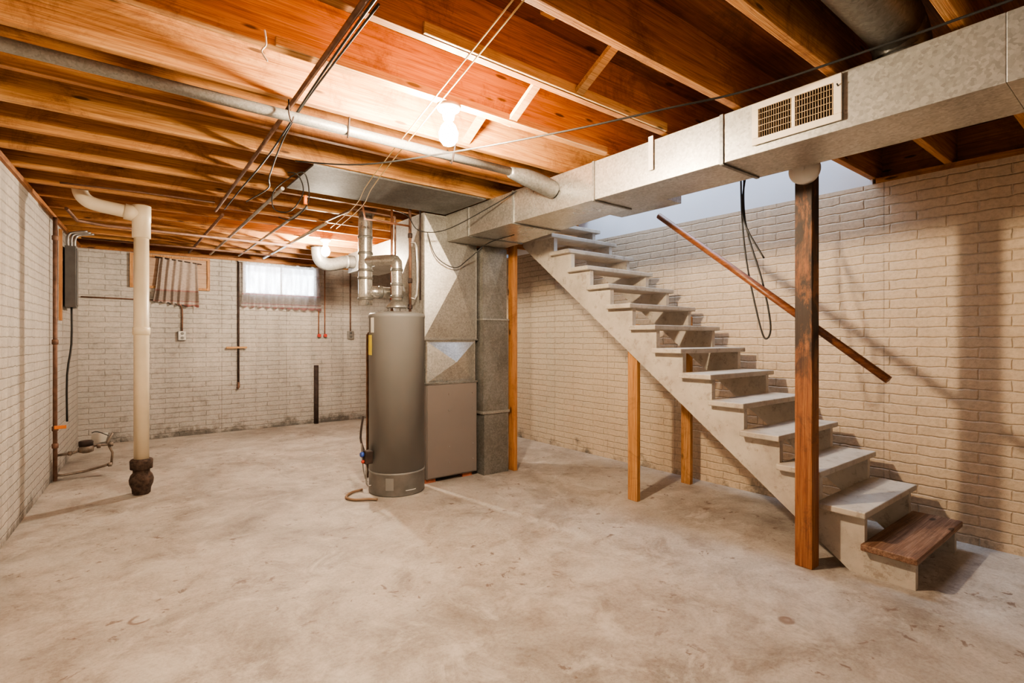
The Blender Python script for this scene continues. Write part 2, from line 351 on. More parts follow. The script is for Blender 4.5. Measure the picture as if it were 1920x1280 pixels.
m=M(); m.hexa([(a-.2,YF,JB),(a-.14,YF,JB),(b_-.14,YB-.03,JB),(b_-.2,YB-.03,JB)],[(a-.2,YF,JT),(a-.14,YF,JT),(b_-.14,YB-.03,JT),(b_-.2,YB-.03,JT)])
m.build("trim_5",W_Y,kind="structure",label="rim board at the joist ends",cat="trim")
M().box(lx(YB)-.2,XR,YB+.1,YB+.2,JB,JT).build("trim_6",W_JO,kind="structure",label="rim board over the back wall",cat="trim")
M().box(OX-.04,OX,OY0,OY1,JB,JT).build("trim_7",W_Y,kind="structure",label="header board along the stairwell opening",cat="trim")
M().box(a-.2,XR+.2,YF-.2,YF-.1,JB,JT).build("trim_8",W_JO,kind="structure",label="rim board",cat="trim")
# joists
ys=[2.10+.406*k for k in range(-9,14)]
for y in ys:
    if y<YF+.1: continue
    xe=OX-.04 if OY0<y+.01 and y<OY1 else XR+.12
    M().box(lx(y)-.14,xe,y-.02,y+.02,JB,JT).build("ceiling_joist",W_JO,bevel=.003,
        label="orange-brown wooden floor joist overhead",cat="joist",group="floor joists overhead")
def strut(p,q,w,t,name,mat,label,cat,group=None):
    p=Vector(p);q=Vector(q); d=(q-p).normalized(); s=Vector((1,0,0)); n=d.cross(s).normalized()
    m=M(); b=[p-s*w-n*t,p+s*w-n*t,p+s*w+n*t,p-s*w+n*t]; m.hexa(b,[v+(q-p) for v in b]); 
    return m.build(name,mat,label=label,cat=cat,group=group)
BL="pale wooden cross bridging strut nailed between joists"
for (x,k) in ((1.62,0),(1.68,-1),(1.6,1)):
    y0=2.10+.406*(k-1)+.02; y1=2.10+.406*k-.02
    strut((x,y1-.012,JB+.015),(x,y0+.012,JT-.03),.022,.010,"bridging_strut",W_PALE,BL,"strut","bridging struts")
    if k==1: strut((x+.08,y0+.012,JB+.015),(x+.08,y1-.012,JT-.03),.022,.010,"bridging_strut",W_PALE,BL,"strut","bridging struts")
for y in (.476,):
    strut((3.3,y+.386-.012,JB+.015),(3.3,y+.032,JT-.03),.022,.01,"bridging_strut",W_PALE,BL,"strut","bridging struts")
M().box(1.95,2.12,1.50,1.54,JT-.045,JT).build("wood_block",W_PALE,bevel=.003,label="small pale wood offcut nailed under the subfloor",cat="wood block")
M().box(1.35,1.42,1.52,1.55,JT-.05,JT).build("wood_block",W_PALE,bevel=.003,label="small pale wood offcut nailed under the subfloor",cat="wood block")
M().box(.9,2.34,1.660,1.673,JB+.002,JB+.045).build("furring_strip",W_PALE,bevel=.002,label="pale wooden strip nailed to the side of a joist",cat="board")
M().box(.5,2.33,2.066,2.079,JB+.0,JB+.035).build("furring_strip",W_PALE,bevel=.002,label="pale wooden strip nailed to the side of a joist",cat="board")
# ------------------------------------------------------------------ staircase
st=empty("staircase",(3.55,.8,0),"worn grey-painted open-riser wooden staircase against the brick wall","staircase")
RUN,RISE=.22,.168; Y1=.80; Z1=.14; NT=14
poly=[(Y1,0),(Y1,Z1)]
for n in range(1,NT+1):
    z=Z1+RISE*(n-1); poly.append((Y1+RUN*n,z))
    if n<NT: poly.append((Y1+RUN*n,z+RISE))
ye=Y1+RUN*NT
poly+=[(ye,.764*(ye-1.09)),(1.09,0)]
for x0 in (3.165,3.90):
    M().prismX(poly,x0,x0+.04).build("stringer",STAIR,st)
for n in range(1,NT+1):
    y=Y1-.02+RUN*(n-1); z=Z1+RISE*(n-1); j=random.uniform(-.010,.010)
    M().box(3.12+j,3.99+j,y,y+.245,z,z+.035).build("tread",W_OLD if n==1 else STAIR,st,bevel=.006,label="bare worn brown wooden tread" if n==1 else None)
hr=empty("handrail",(3.13,.915,1.0),"round reddish-brown wooden handrail beside the stairs","handrail")
M().tube([(3.14,.905,1.04),(3.14,2.30,2.135)],.021,16).build("rail",W_RAIL,hr)
M().box(3.095,3.125,1.24,1.28,1.27,1.31).build("bracket",IRON,hr)
# posts
M().box(3.005,3.095,1.215,1.305,0,JB-.002).build("support_post",W_POSTD,bevel=.004,label="dark reddish-brown square wooden post next to the stairs",cat="post")
M().box(3.208,3.248,2.55,2.64,0,1.36).build("support_post",W_POST,bevel=.003,label="orange wooden stud propping the near stair stringer",cat="post")
M().box(3.943,3.983,2.57,2.66,0,1.44).build("support_post",W_POST,bevel=.003,label="orange wooden stud propping the stair stringer by the wall",cat="post")
M().box(3.04,3.08,3.86,3.95,0,JB-.002).build("support_post",W_POST,bevel=.003,label="tall orange wooden stud beside the return duct",cat="post")
sd=empty("junction_box",(2.98,1.22,2.12),"round off-white electrical cover mounted on the wooden post","junction box")
M().lathe([(.076,0),(.078,-.035),(.07,-.05),(.02,-.055)],(3.0045,1.245,2.165),32,'X').build("cover",WHITE,sd)
M().tube([(2.955,1.245,2.165),(2.94,1.245,2.165)],.014,12).build("knob",WHITE,sd)
hc=M().tube([(3.20,1.72,2.34),(3.2,1.71,2.0),(3.21,1.68,1.7),(3.2,1.60,1.35),(3.2,1.56,1.25),(3.2,1.53,1.33),(3.2,1.58,1.6),(3.2,1.67,1.9),(3.2,1.70,2.1),(3.19,1.69,2.34)],.0055,8,6)
hc.build("electrical_cable",BLACK,label="black electrical cable hanging in a long loop by the stairs",cat="cable")
M().tube([(3.17,1.66,2.34),(3.18,1.70,2.1),(3.2,1.68,1.95),(3.22,1.58,1.75)],.0055,8,6).build("electrical_cable",BLACK,label="short black cable end dangling by the stairs",cat="cable")
# ------------------------------------------------------------------ main trunk duct
TX=2.355; TB=2.10; TT=2.335
tr=empty("trunk_duct",(2.55,1.5,TB),"long rectangular galvanized steel supply duct under the joists","duct")
def seg(y0,y1,xa0,xa1,xb0,xb1,mat=GALV,zb0=TB,zb1=TB):
    return M().hexa([(xa0,y0,zb0),(xb0,y0,zb0),(xb1,y1,zb1),(xa1,y1,zb1)],[(xa0,y0,TT),(xb0,y0,TT),(xb1,y1,TT),(xa1,y1,TT)])
segs=[(-1.2,.35,TX,TX,2.72,2.72),(.35,1.36,TX,TX,2.72,2.72),(1.36,2.2,TX,TX,2.70,2.70),(2.2,3.0,TX,TX,2.70,2.82),(3.0,3.6,TX,TX,2.82,2.92),(3.6,3.962,TX,TX,2.92,2.97)]
for i,s_ in enumerate(segs):
    seg(*s_).build("duct_section",GALVB if i in(3,4) else GALV,tr,bevel=.003)
    if i and i!=1:
        y=s_[0]; xb=s_[4]; w_=.009
        M().prismX([(y-w_,TB-.006),(y+w_,TB-.006),(y+w_,TT),(y-w_,TT)],TX-.008,TX-.0005).build("seam_cleat",GALVD,tr)
        M().prismX([(y-w_,TB-.008),(y+w_,TB-.008),(y+w_,TB-.0005),(y-w_,TB-.0005)],TX,xb+.004).build("seam_cleat",GALVD,tr)
m=M().hexa([(2.70,2.08,2.17),(3.09,2.08,2.17),(3.09,2.60,2.17),(2.76,2.60,2.17)],[(2.70,2.08,TT),(3.09,2.08,TT),(3.09,2.60,TT),(2.76,2.60,TT)])
m.build("branch_box",GALV,tr,bevel=.003)
rg=empty("air_register",(TX-.01,1.02,2.13),"beige metal air register grille with louvers set in the duct side","vent")
ry0,ry1,rz0,rz1=.835,1.205,2.135,2.325
m=M(); x0,x1=TX-.016,TX-.0075
m.box(x0,x1,ry0,ry1,rz0,rz0+.03); m.box(x0,x1,ry0,ry1,rz1-.03,rz1); m.box(x0,x1,ry0,ry0+.03,rz0+.03,rz1-.03); m.box(x0,x1,ry1-.03,ry1,rz0+.03,rz1-.03); m.box(x0,x1,1.015,1.03,rz0+.03,rz1-.03)
m.build("frame",GRILLE,rg,bevel=.002)
M().box(TX-.004,TX-.001,ry0+.02,ry1-.02,rz0+.02,rz1-.02).build("opening",DARKIN,rg)
m=M()
for (a0,b0) in ((ry0+.03,1.015),(1.03,ry1-.03)):
    n=14
    for i in range(n):
        y=a0+(i+.5)*(b0-a0)/n; m.hexa([(x0+.001,y-.002,rz0+.03),(x0+.003,y-.0035,rz0+.03),(x1,y+.002,rz0+.03),(x1,y+.003,rz0+.03)],[(x0+.001,y-.002,rz1-.03),(x0+.003,y-.0035,rz1-.03),(x1,y+.002,rz1-.03),(x1,y+.003,rz1-.03)])
for k in range(4):
    z=rz0+.055+k*.027; m.box(x0+.001,x0+.003,ry0+.03,ry1-.03,z,z+.002)
m.build("louvers",GRILLED,rg)
M().tube([(x0,ry0+.012,rz1-.05),(x0-.012,ry0+.012,rz1-.045)],.003,8).build("lever",BLACK,rg)
M().box(TX-.012,TX-.008,1.755,1.785,2.17,2.355).build("duct_strap",WPAINT,label="white metal hanger strap on the duct side",cat="strap")
rt=empty("round_branch_duct",(2.5,.68,2.335),"round galvanized branch duct rising from the trunk into a joist bay","duct")
M().lathe([(.125,0),(.125,.012),(.105,.014),(.105,.04)],(2.52,.68,2.336),32).build("collar",GALVB,rt)
M().tube([(2.52,.68,2.35),(2.52,.68,2.39),(2.49,.68,2.44),(2.43,.68,2.465),(2.3,.68,2.475),(1.0,.68,2.475)],.098,28,4).build("pipe",GALVD,rt)
gp=empty("round_duct_run",(1,2.55,2.24),"long grey round pipe hung below the joists","pipe")
M().tube([(lx(2.55)+.03,2.56,2.292),(2.02,2.56,2.292)],.025,20).build("pipe",PIPEG,gp)
m=M().tube([(1.98,2.56,2.287),(2.10,2.56,2.28),(2.22,2.56,2.265),(2.350,2.56,2.24)],[.031,.052,.058,.058],20,4); m.build("elbow",GALVD,gp)
M().tube([(.95,2.545,2.25),(.95,2.52,2.35)],.005,8).build("hanger",IRON,gp)
M().tube([(1.55,2.50,2.35),(1.56,2.56,2.255),(1.57,2.62,2.35)],.005,8,4).build("hanger",IRON,gp)
M().box(1.02,2.33,3.31,3.93,2.329,2.341).build("joist_bay_panning",GALVP,label="flat galvanized sheet nailed across the joist undersides",cat="sheet metal")
# ------------------------------------------------------------------ furnace
fu=empty("furnace",(2.43,4.25,0),"taupe sheet-metal gas furnace with galvanized plenum above","furnace")
FX0,FX1,FY0,FY1=2.17,2.69,3.97,4.62
M().box(FX0,FX1,FY0,FY1,.035,.86).build("cabinet",FURN,fu,bevel=.004)
M().box(FX0+.006,FX1-.006,FY0-.008,FY0,.045,.85).build("door",FURN,fu,bevel=.003)
for z in (.16,.30,.62,.76): 
    for x in (FX1-.05,FX0+.22):
        M().lathe([(.007,0),(.005,-.004)],(x,FY0-.009,z),10,'Y').build("screw",STEEL,fu)
def crossbreak(x0,x1,z0,z1,y,d):
    cx=(x0+x1)/2; cz=(z0+z1)/2
    return [(x0,y,z0),(x1,y,z0),(x1,y,z1),(x0,y,z1),(cx,y-d,cz)],[(0,1,4),(1,2,4),(2,3,4),(3,0,4)]
def panelbox(x0,x1,y0,y1,z0,z1,d,name,mat,parent):
    m=M(); m.box(x0,x1,y0,y1,z0,z1)
    vs,fs=crossbreak(x0+.012,x1-.012,z0+.012,z1-.012,y0-.0005,d); m.add(vs,fs)
    cy=(y0+y1)/2;cz=(z0+z1)/2
    m.add([(x0-.0005,y0+.012,z0+.012),(x0-.0005,y1-.012,z0+.012),(x0-.0005,y1-.012,z1-.012),(x0-.0005,y0+.012,z1-.012),(x0-.001-d*.5,cy,cz)],[(1,0,4),(2,1,4),(3,2,4),(0,3,4)])
    return m.build(name,mat,parent)
panelbox(FX0+.0,FX1-.01,FY0+.01,FY1,.86,1.235,.09,"transition_box",GALVB,fu)
M().box(FX0-.004,FX1+.004,FY0-.012,FY1,.852,.868).build("flange",GALVD,fu,bevel=.002)
M().box(FX0-.03,FX1+.01,FY0-.006,FY1,1.235,1.25).build("flange",GALVD,fu,bevel=.002)
panelbox(FX0-.03,FX1-.0,FY0,FY1,1.25,2.33,.10,"plenum",GALV,fu)
for x in (2.22,2.6): M().box(x-.05,x+.05,FY0+.02,FY0+.2,0,.034).build("brick_foot",BRICKRED,fu)
rd=empty("return_duct",(2.85,4.05,0),"dull galvanized vertical return-air duct beside the furnace","duct")
RX0,RX1,RY0,RY1=2.715,3.0,3.90,4.45
panelbox(RX0+.01,RX1-.0,RY0,RY1,.0,.56,.012,"lower_section",GALVD,rd)
M().box(RX0-.01,RX1+.012,RY0-.012,RY1,.56,.585).build("flange",GALV,rd,bevel=.003)
panelbox(RX0,RX1,RY0,RY1,.585,1.42,.015,"middle_section",GALVD,rd)
M().box(RX0-.006,RX1+.008,RY0-.008,RY1,1.42,1.435).build("flange",GALV,rd,bevel=.003)
panelbox(RX0,RX1-.01,RY0+.01,RY1,1.435,2.095,.02,"upper_section",GALVD,rd)
r2=empty("rear_trunk_duct",(2.65,5.5,2.08),"rectangular galvanized duct behind the furnace with a round elbow","duct")
M().box(2.45,2.86,4.63,6.55,2.09,2.335).build("duct_section",GALV,r2,bevel=.003)
for y in (5.2,5.9): M().prismX([(y-.01,2.084),(y+.01,2.084),(y+.01,2.33),(y-.01,2.33)],2.443,2.4495).build("seam_cleat",GALVD,r2)
M().tube([(2.45,6.35,2.21),(2.33,6.35,2.20),(2.22,6.35,2.165),(2.12,6.34,2.15),(2.04,6.32,2.18),(2.0,6.31,2.25),(1.99,6.31,2.34)],.078,24,5).build("elbow",GALVD,r2)
M().lathe([(.078,-.015),(.084,-.012),(.084,.012),(.078,.015)],(2.36,6.35,2.205),24,'X').build("collar",GALVD,r2)
# ------------------------------------------------------------------ water heater
WX,WY,WR=1.905,3.99,.226
wh=empty("water_heater",(WX,WY,0),"tall grey cylindrical gas water heater standing before the furnace","water heater")
M().lathe([(WR-.01,0),(WR,.01),(WR,.17),(WR+.003,.172),(WR+.003,.185),(WR,.187)],(WX,WY,0),64).build("base",HEATD,wh)
M().lathe([(WR-.001,.187),(WR-.001,1.42),(WR+.004,1.425),(WR+.004,1.445),(WR-.01,1.46),(.1,1.475),(.02,1.478)],(WX,WY,0),64).build("tank",HEAT,wh)
def curved(a0,a1,z0,z1,r,name,mat,parent,n=8):
    vs=[];fs=[]
    for i in range(n+1):
        a=math.radians(a0+(a1-a0)*i/n); c,s_=math.cos(a),math.sin(a)
        for (rr,z) in ((r,z0),(r,z1),(r+.002,z1),(r+.002,z0)): vs.append((WX+c*rr,WY+s_*rr,z))
    for i in range(n):
        for k in range(4): fs.append((i*4+k,i*4+(k+1)%4,i*4+4+(k+1)%4,i*4+4+k))
    fs.append((0,1,2,3)); fs.append((n*4+3,n*4+2,n*4+1,n*4))
    return M().add(vs,fs).build(name,mat,parent)
curved(180,192,1.30,1.42,WR+.0005,"label",LBL,wh)
curved(162,184,1.12,1.28,WR+.0005,"energy_tag",YELLOW,wh)
curved(222,238,.055,.15,WR+.0005,"access_cover",HEAT,wh)
curved(262,285,.045,.05,WR+.0005,"rating_strip",LBL,wh)
M().lathe([(.09,0),(.092,.008),(.055,.05),(.05,.055)],(WX,WY,1.505),28).build("draft_hood",GALVB,wh)
for a_ in (45,135,225,315): 
    c,s_=math.cos(math.radians(a_))*.075,math.sin(math.radians(a_))*.075; M().tube([(WX+c,WY+s_,1.472),(WX+c,WY+s_,1.51)],.004,8).build("hood_leg",GALVB,wh)
VX,VY=1.80,4.40
fl=empty("flue_pipe",(VX,VY,1.5),"galvanized round vent piping joining water heater and furnace","flue")
M().tube([(WX,WY,1.562),(WX,WY,1.85),(WX-.005,WY+.015,1.89),(WX-.02,WY+.06,1.91),(VX,VY,1.93)],.044,24,5).build("heater_vent",GALVB,fl)
M().tube([(VX,VY,1.545),(VX,VY,2.26),(VX+.03,VY+.05,2.34),(VX+.1,VY+.12,2.45)],.060,26,5).build("vent_stack",GALVB,fl)
M().tube([(VX,VY,1.665),(VX+.1,VY-.02,1.665),(FX0-.035,VY-.02,1.665)],.050,22).build("furnace_vent",GALVB,fl)
for z in (1.60,1.78,1.85,2.0,2.14): M().lathe([(.060,-.012),(.066,-.01),(.066,.01),(.060,.012)],(VX,VY,z),26).build("collar",GALVD,fl)
for z in (1.60,1.70,1.82): M().lathe([(.044,-.012),(.050,-.01),(.050,.01),(.044,.012)],(WX,WY,z),26).build("collar",GALVD,fl)
for x in (1.93,2.05): M().lathe([(.050,-.012),(.056,-.01),(.056,.01),(.050,.012)],(x,VY-.02,1.665),24,'X').build("collar",GALVD,fl)
wl=empty("water_line",(2.03,4.0,1.46),"copper and iron water pipes rising from the heater","pipe")
M().tube([(WX+.12,WY+.0,1.48),(WX+.12,WY,2.42)],.012,12).build("hot_pipe",RUST,wl)
M().tube([(WX+.02,WY+.14,1.48),(WX+.02,WY+.14,2.42)],.011,12).build("cold_pipe",COPPER,wl)
M().tube([(WX+.12,WY-.001,1.60),(WX+.17,WY-.03,1.62),(WX+.17,WY-.03,2.02),(WX+.12,WY,2.06)],.010,10,3).build("bypass_pipe",STEEL,wl)
M().tube([(WX+.06,WY+.16,1.75),(WX+.06,WY+.16,2.30),(WX-.3,WY+.2,2.32),(WX-.32,WY+.8,2.325)],.010,10).build("cross_pipe",RUST,wl)
M().tube([(WX+.20,WY-.03,1.58),(WX+.20,WY-.03,2.42)],.008,10).build("gas_riser",IRON,wl)
M().tube([(WX+.12,WY+.0,2.2),(WX-.25,WY+.06,2.22),(WX-.27,WY+.1,2.42)],.009,10).build("cross_pipe",COPPER,wl)
for z in (1.50,1.72,2.1): M().lathe([(.018,0),(.02,.01),(.02,.03),(.018,.04)],(WX+.12,WY,z),14).build("fitting",IRON,wl)
M().lathe([(.014,0),(.018,.01),(.018,.05),(.014,.06)],(WX+.02,WY+.14,1.55),14).build("fitting",STEEL,wl)
M().box(WX-.01,WX+.05,WY+.10,WY+.115,1.58,1.595).build("valve_handle",RED,wl,bevel=.003)
gl=empty("gas_line",(1.66,4.0,.1),"thin gas and relief pipes down the side of the water heater","pipe")
ax,ay=WX-.185,WY+.17
M().tube([(WX-.175,WY+.155,1.3),(ax,ay,1.28),(ax,ay,.25),(ax-.01,ay-.02,.1)],.011,10).build("relief_pipe",RUST,gl)
gv=M().box(WX-.295,WX-.232,WY-.06,WY+.02,.26,.36); gv.build("gas_valve",IRON,gl,bevel=.006)
M().lathe([(.018,0),(.022,-.01),(.018,-.025)],(WX-.296,WY-.02,.335),16,'X').build("dial",BLUE,gl)
M().lathe([(.012,0),(.014,-.01),(.01,-.02)],(WX-.296,WY-.03,.28),12,'X').build("button",RED,gl)
M().tube([(WX-.27,WY-.02,.26),(WX-.27,WY-.02,.10),(WX-.235,WY-.03,.08)],.007,8,4).build("burner_tube",STEEL,gl)
M().tube([(WX-.27,WY+.02,.34),(WX-.28,WY+.08,.45),(WX-.25,WY+.1,.62)],.009,8,4).build("supply_tube",IRON,gl)
M().tube([(WX-.29,WY+.0,.33),(WX-.31,WY-.01,.42),(WX-.30,WY-.02,.24),(WX-.28,WY-.02,.14)],.005,8,4).build("thermocouple",STEEL,gl)
M().tube([(1.66,4.12,.014),(1.56,4.10,.012),(1.48,4.0,.012),(1.51,3.90,.012),(1.60,3.85,.012),(1.65,3.80,.012)],.010,12,6).build("drain_hose",HOSE,label="tan drain hose curled on the floor by the heater",cat="hose")
# ------------------------------------------------------------------ PVC stack
sx,sy=.227,5.15
ps=empty("drain_stack",(sx,sy,0),"cream PVC drain pipe rising from a cast iron floor hub","pipe")
M().lathe([(.05,0),(.062,.01),(.066,.05),(.08,.085),(.084,.12),(.074,.155),(.058,.175),(.058,.20),(.076,.205),(.079,.27),(.072,.28),(.06,.285)],(sx,sy,0),36).build("iron_hub",HUBM,ps)
M().tube([(sx,sy,.28),(sx,sy,2.18)],.052,28).build("riser",PVC,ps)
M().lathe([(.053,0),(.063,.004),(.063,.13),(.066,.135),(.066,.26),(.05,.265)],(sx,sy,2.06),30).build("coupling",PVC,ps)
M().lathe([(.052,0),(.06,.004),(.06,.06),(.052,.065)],(sx,sy,1.28),30).build("coupling",PVC,ps)
M().tube([(sx,sy,2.25),(sx-.12,sy,2.265),(sx-.27,sy,2.285),(sx-.34,sy,2.31),(sx-.38,sy,2.37),(sx-.385,sy,2.48)],.05,26,5).build("offset_elbow",PVC,ps)
M().tube([(sx-.02,sy,2.25),(sx-.11,sy,2.263)],.062,26).build("coupling",PVC,ps)
M().lathe([(.05,0),(.062,.004),(.062,.05),(.05,.055)],(sx-.385,sy,2.40),26).build("coupling",PVC,ps)
# ------------------------------------------------------------------ left wall services
wp=empty("water_service_pipe",(-.36,5.98,0),"rusty vertical iron water pipe along the brick wall","pipe")
M().tube([(-.345,5.98,.02),(-.345,5.98,2.30)],.016,12).build("riser",RUST,wp)
for z in (.3,.45,1.2,2.1): M().lathe([(.016,0),(.023,.006),(.023,.04),(.016,.046)],(-.345,5.98,z),14).build("fitting",RUST,wp)
M().box(-.35,-.27,5.955,5.962,.47,.50).build("valve_handle",ORANGE,wp,bevel=.003)
wm=empty("water_meter",(-.17,6.05,0),"dark round water meter on a rusty pipe loop above the floor","water meter")
M().tube([(-.345,6.03,.06),(-.30,6.04,.05),(-.15,6.05,.06),(-.02,6.06,.085),(.04,6.06,.10)],.011,10).build("lower_pipe",OLDP,wm)
M().tube([(-.345,6.03,.23),(-.24,6.05,.235),(-.17,6.05,.25),(-.08,6.06,.28),(.04,6.06,.28)],.011,10).build("upper_pipe",OLDP,wm)
M().tube([(.04,6.06,.09),(.05,6.06,.20),(.01,6.06,.30),(.05,6.06,.38)],.010,10).build("end_pipe",OLDP,wm)
M().tube([(-.345,6.03,.05),(-.345,6.03,.26)],.012,10).build("side_pipe",OLDP,wm)
for (x,z) in ((-.345,.23),(-.345,.055),(.04,.28),(.03,.095),(-.25,.235),(-.05,.275)):
    M().lathe([(.013,-.016),(.019,-.012),(.019,.012),(.013,.016)],(x,6.045,z),12,'X').build("fitting",OLDP,wm)
M().tube([(.02,6.06,.36),(-.06,6.09,.40),(-.1,6.12,.39)],.004,8,4).build("bonding_wire",BLACK,wm)
M().lathe([(.03,0),(.055,.012),(.058,.045),(.05,.055),(.05,.062)],(-.14,6.05,.225),28).build("meter_body",OLDP,wm)
M().lathe([(.052,0),(.054,.035),(.045,.045)],(-.14,6.05,.289),28).build("meter_cap",IRON,wm)
M().add([(-.12,6.16,.28),(0.0,6.12,.30),(0.02,6.13,.38),(-.10,6.18,.37)],[(0,1,2,3)]).build("paper_tag",LBL,wm)
px=lx(6.75)+.015
ep=empty("fuse_box",(px+.06,6.75,1.55),"dark grey metal electrical fuse box on the brick wall","fuse box")
M().box(px,px+.085,6.66,6.98,1.56,2.16).build("cabinet",GBOX,ep,bevel=.004)
M().box(px+.085,px+.093,6.68,6.96,1.58,2.14).build("door",GBOX,ep,bevel=.003)
for i,x in enumerate((.02,.045,.07)): M().tube([(px+x,6.72+i*.07,2.15),(px+x,6.72+i*.07,2.25),(px+x+.03,6.74+i*.07,2.30),(px+x+.15,6.76+i*.07,2.33)],.012,10,4).build("conduit",STEEL,ep)
M().tube([(px+.05,6.70,1.56),(px+.05,6.68,1.2),(px+.02,6.62,.9),(px+.02,6.62,.45)],.009,8,3).build("ground_wire",BLACK,ep)
M().box(lx(6.4)+.012,lx(6.4)+.035,6.32,6.42,1.42,2.26).build("backer_board",W_POST,label="narrow brown wooden board fixed to the brick wall",cat="board")
# ------------------------------------------------------------------ back wall windows
PANE=emis("window_daylight_pane",(.78,.89,1.0),8.0)
def window(nm,x0,x1,z0,z1,pane,frame,label,t=.04):
    e=empty(nm,((x0+x1)/2,YB-.02,z0),label,"window"); e["kind"]="structure"
    m=M(); y0,y1=YB-.035,YB-.002
    m.box(x0,x1,y0,y1,z0,z0+t); m.box(x0,x1,y0,y1,z1-t,z1); m.box(x0,x0+t,y0,y1,z0+t,z1-t); m.box(x1-t,x1,y0,y1,z0+t,z1-t); m.box((x0+x1)/2-.012,(x0+x1)/2+.012,y0,y1,z0+t,z1-t)
    m.build("frame",frame,e); M().box(x0+t*.5,x1-t*.5,YB-.012,YB-.004,z0+t*.5,z1-t*.5).build("pane",pane,e); return e
BOARD=wood("window_board_pinkish",(.48,.35,.26),(.62,.48,.37),(.70,.57,.46),0,stain=.3,stainc=(.2,.1,.06))
window("window_1",.23,1.08,1.88,2.30,BOARD,W_POST,"small basement window boarded over with pale plywood",.03)
window("window_2",1.47,2.46,1.84,2.30,PANE,WPAINT,"small bright basement window with divided panes")
def curtain(x0,x1,z0,z1,y,mat,rm,label,folds,splay=.0,tilt=0,sag=0,amp=.016):
    e=empty("curtain",((x0+x1)/2,y,z0),label,"curtain")
    nx,nz=folds*10,14; vs=[];fs=[]
    for j in range(nz+1):
        t=j/nz; z=z0+(z1-z0)*t
        for i in range(nx+1):
            s_=i/nx; w=(x1-x0); cx=(x0+x1)/2
            x=cx+(s_-.5)*w*(1+splay*(1-t))+.012*math.sin(7*s_+3*t)*(1-t)
            ph=s_*folds*2*math.pi+1.3*math.sin(5*s_)+.5*math.sin(11*s_+t)
            yy=y+amp*math.sin(ph)*(.5+.5*(1-t))+.006*math.sin(31*s_+2*t)
            zz=z+(1-t)*(.012*math.sin(ph+1)+.01*math.sin(4*s_+1))-sag*(s_)*t-sag*.6*s_*(1-t)
            vs.append((x+tilt*(1-t),yy,zz))
    for j in range(nz):
        for i in range(nx):
            k=j*(nx+1)+i; fs.append((k,k+1,k+nx+2,k+nx+1))
    M().add(vs,fs,True).build("fabric",mat,e)
    M().tube([(x0-.05,y,z1-.005+sag*.05),(x1+.05,y,z1-.01-sag*1.05)],.008,10).build("rod",rm,e); return e
curtain(.53,.93,1.70,2.27,YB-.075,CUR1,IRON,"taupe gathered curtain hanging crooked over the boarded window",6,.20,-.03,.045,.028)
curtain(1.46,2.47,1.68,2.30,YB-.085,CUR2,WPAINT,"thin white and pink sheer curtain glowing over the window",11,.04,0,0,.026)
yv=YB-.022
vp=empty("vertical_wall_pipe",(1.415,yv,.66),"thin dark vertical pipe with a small wooden cross block","pipe")
M().tube([(1.42,yv,.66),(1.42,yv,2.30)],.013,10).build("pipe",IRON,vp)
M().box(1.27,1.52,yv-.03,yv-.014,1.12,1.145).build("cross_block",W_PALE,vp)
M().tube([(1.42,yv,.66),(1.42,yv-.02,.60),(1.40,yv-.02,.58)],.016,8).build("hook",RUST,vp)
def outlet(x,z,top,label,bend=0):
    e=empty("wall_outlet",(x,yv,z-.05),label,"outlet")
    M().box(x-.045,x+.045,YB-.05,YB-.002,z-.06,z+.06).build("box",STEEL,e,bevel=.004)
    for dz in(-.028,.028): M().lathe([(.019,0),(.018,-.004)],(x,YB-.051,z+dz),16,'Y').build("socket",GBOX,e)
    M().tube([(x,yv,z+.06),(x,yv,top-.1),(x-bend*.4,yv,top-.02),(x-bend,yv,top)],.010,10,4).build("conduit",RUST,e)
outlet(.77,1.29,1.73,"grey metal outlet box fed by a rusty conduit",.12)
outlet(2.97,1.31,2.28,"grey metal outlet box on a straight conduit")
M().tube([(lx(7.8)+.03,yv,1.74),(.65,yv,1.73)],.008,10).build("horizontal_conduit",RUST,label="thin conduit running level along the brick wall",cat="conduit")
hb=empty("valve_pipe_pair",(2.53,yv,1.27),"two thin vertical pipes ending in red-handled valves","pipe")
for x in (2.49,2.58):
    M().tube([(x,yv,1.31),(x,yv,2.3)],.008,10).build("pipe",COPPER,hb)
    M().lathe([(.012,0),(.022,.006),(.022,.03),(.01,.036)],(x,yv,1.275),12).build("valve_body",STEEL,hb)
    M().lathe([(.026,0),(.026,-.012)],(x,yv-.02,1.30),14,'Y').build("valve_handle",RED,hb)
M().tube([(2.45,YB-.04,0),(2.45,YB-.04,.86)],.033,14).build("floor_pipe_stub",IRON,label="dark iron pipe stub standing against the brick wall",cat="pipe")
# ------------------------------------------------------------------ overhead conduits and wires
ZC=2.328
def wire(name,pts,r,mat,label,cat,res=6,group=None): return M().tube(pts,r,8 if r<.008 else 12,res).build(name,mat,label=label,cat=cat,group=group)
wire("overhead_conduit",[(.60,-.5,ZC),(.70,3.6,ZC),(.73,5.0,ZC)],.011,RUST,"rust-stained conduit running below the joists","conduit",0)
wire("overhead_cable",[(.63,-.5,ZC),(.675,1.8,ZC-.01),(.745,3.2,ZC-.01),(.76,4.2,ZC-.01),(.78,4.9,ZC)],.005,BLACK,"black cable strung below the joists","cable")
wire("overhead_cable",[(.70,1.6,ZC+.01),(.73,2.7,ZC),(.81,3.5,ZC-.05),(.89,3.9,ZC-.03),(.87,4.5,ZC)],.0045,BLACK,"black cable strung below the joists","cable")
wire("overhead_conduit",[(1.0,3.95,ZC),(1.05,7.6,ZC)],.013,STEEL,"grey steel conduit running below the joists","conduit",0)
wire("overhead_conduit",[(.80,5.1,ZC),(.82,7.6,ZC)],.013,RUST,"rusty conduit running below the joists","conduit",0)
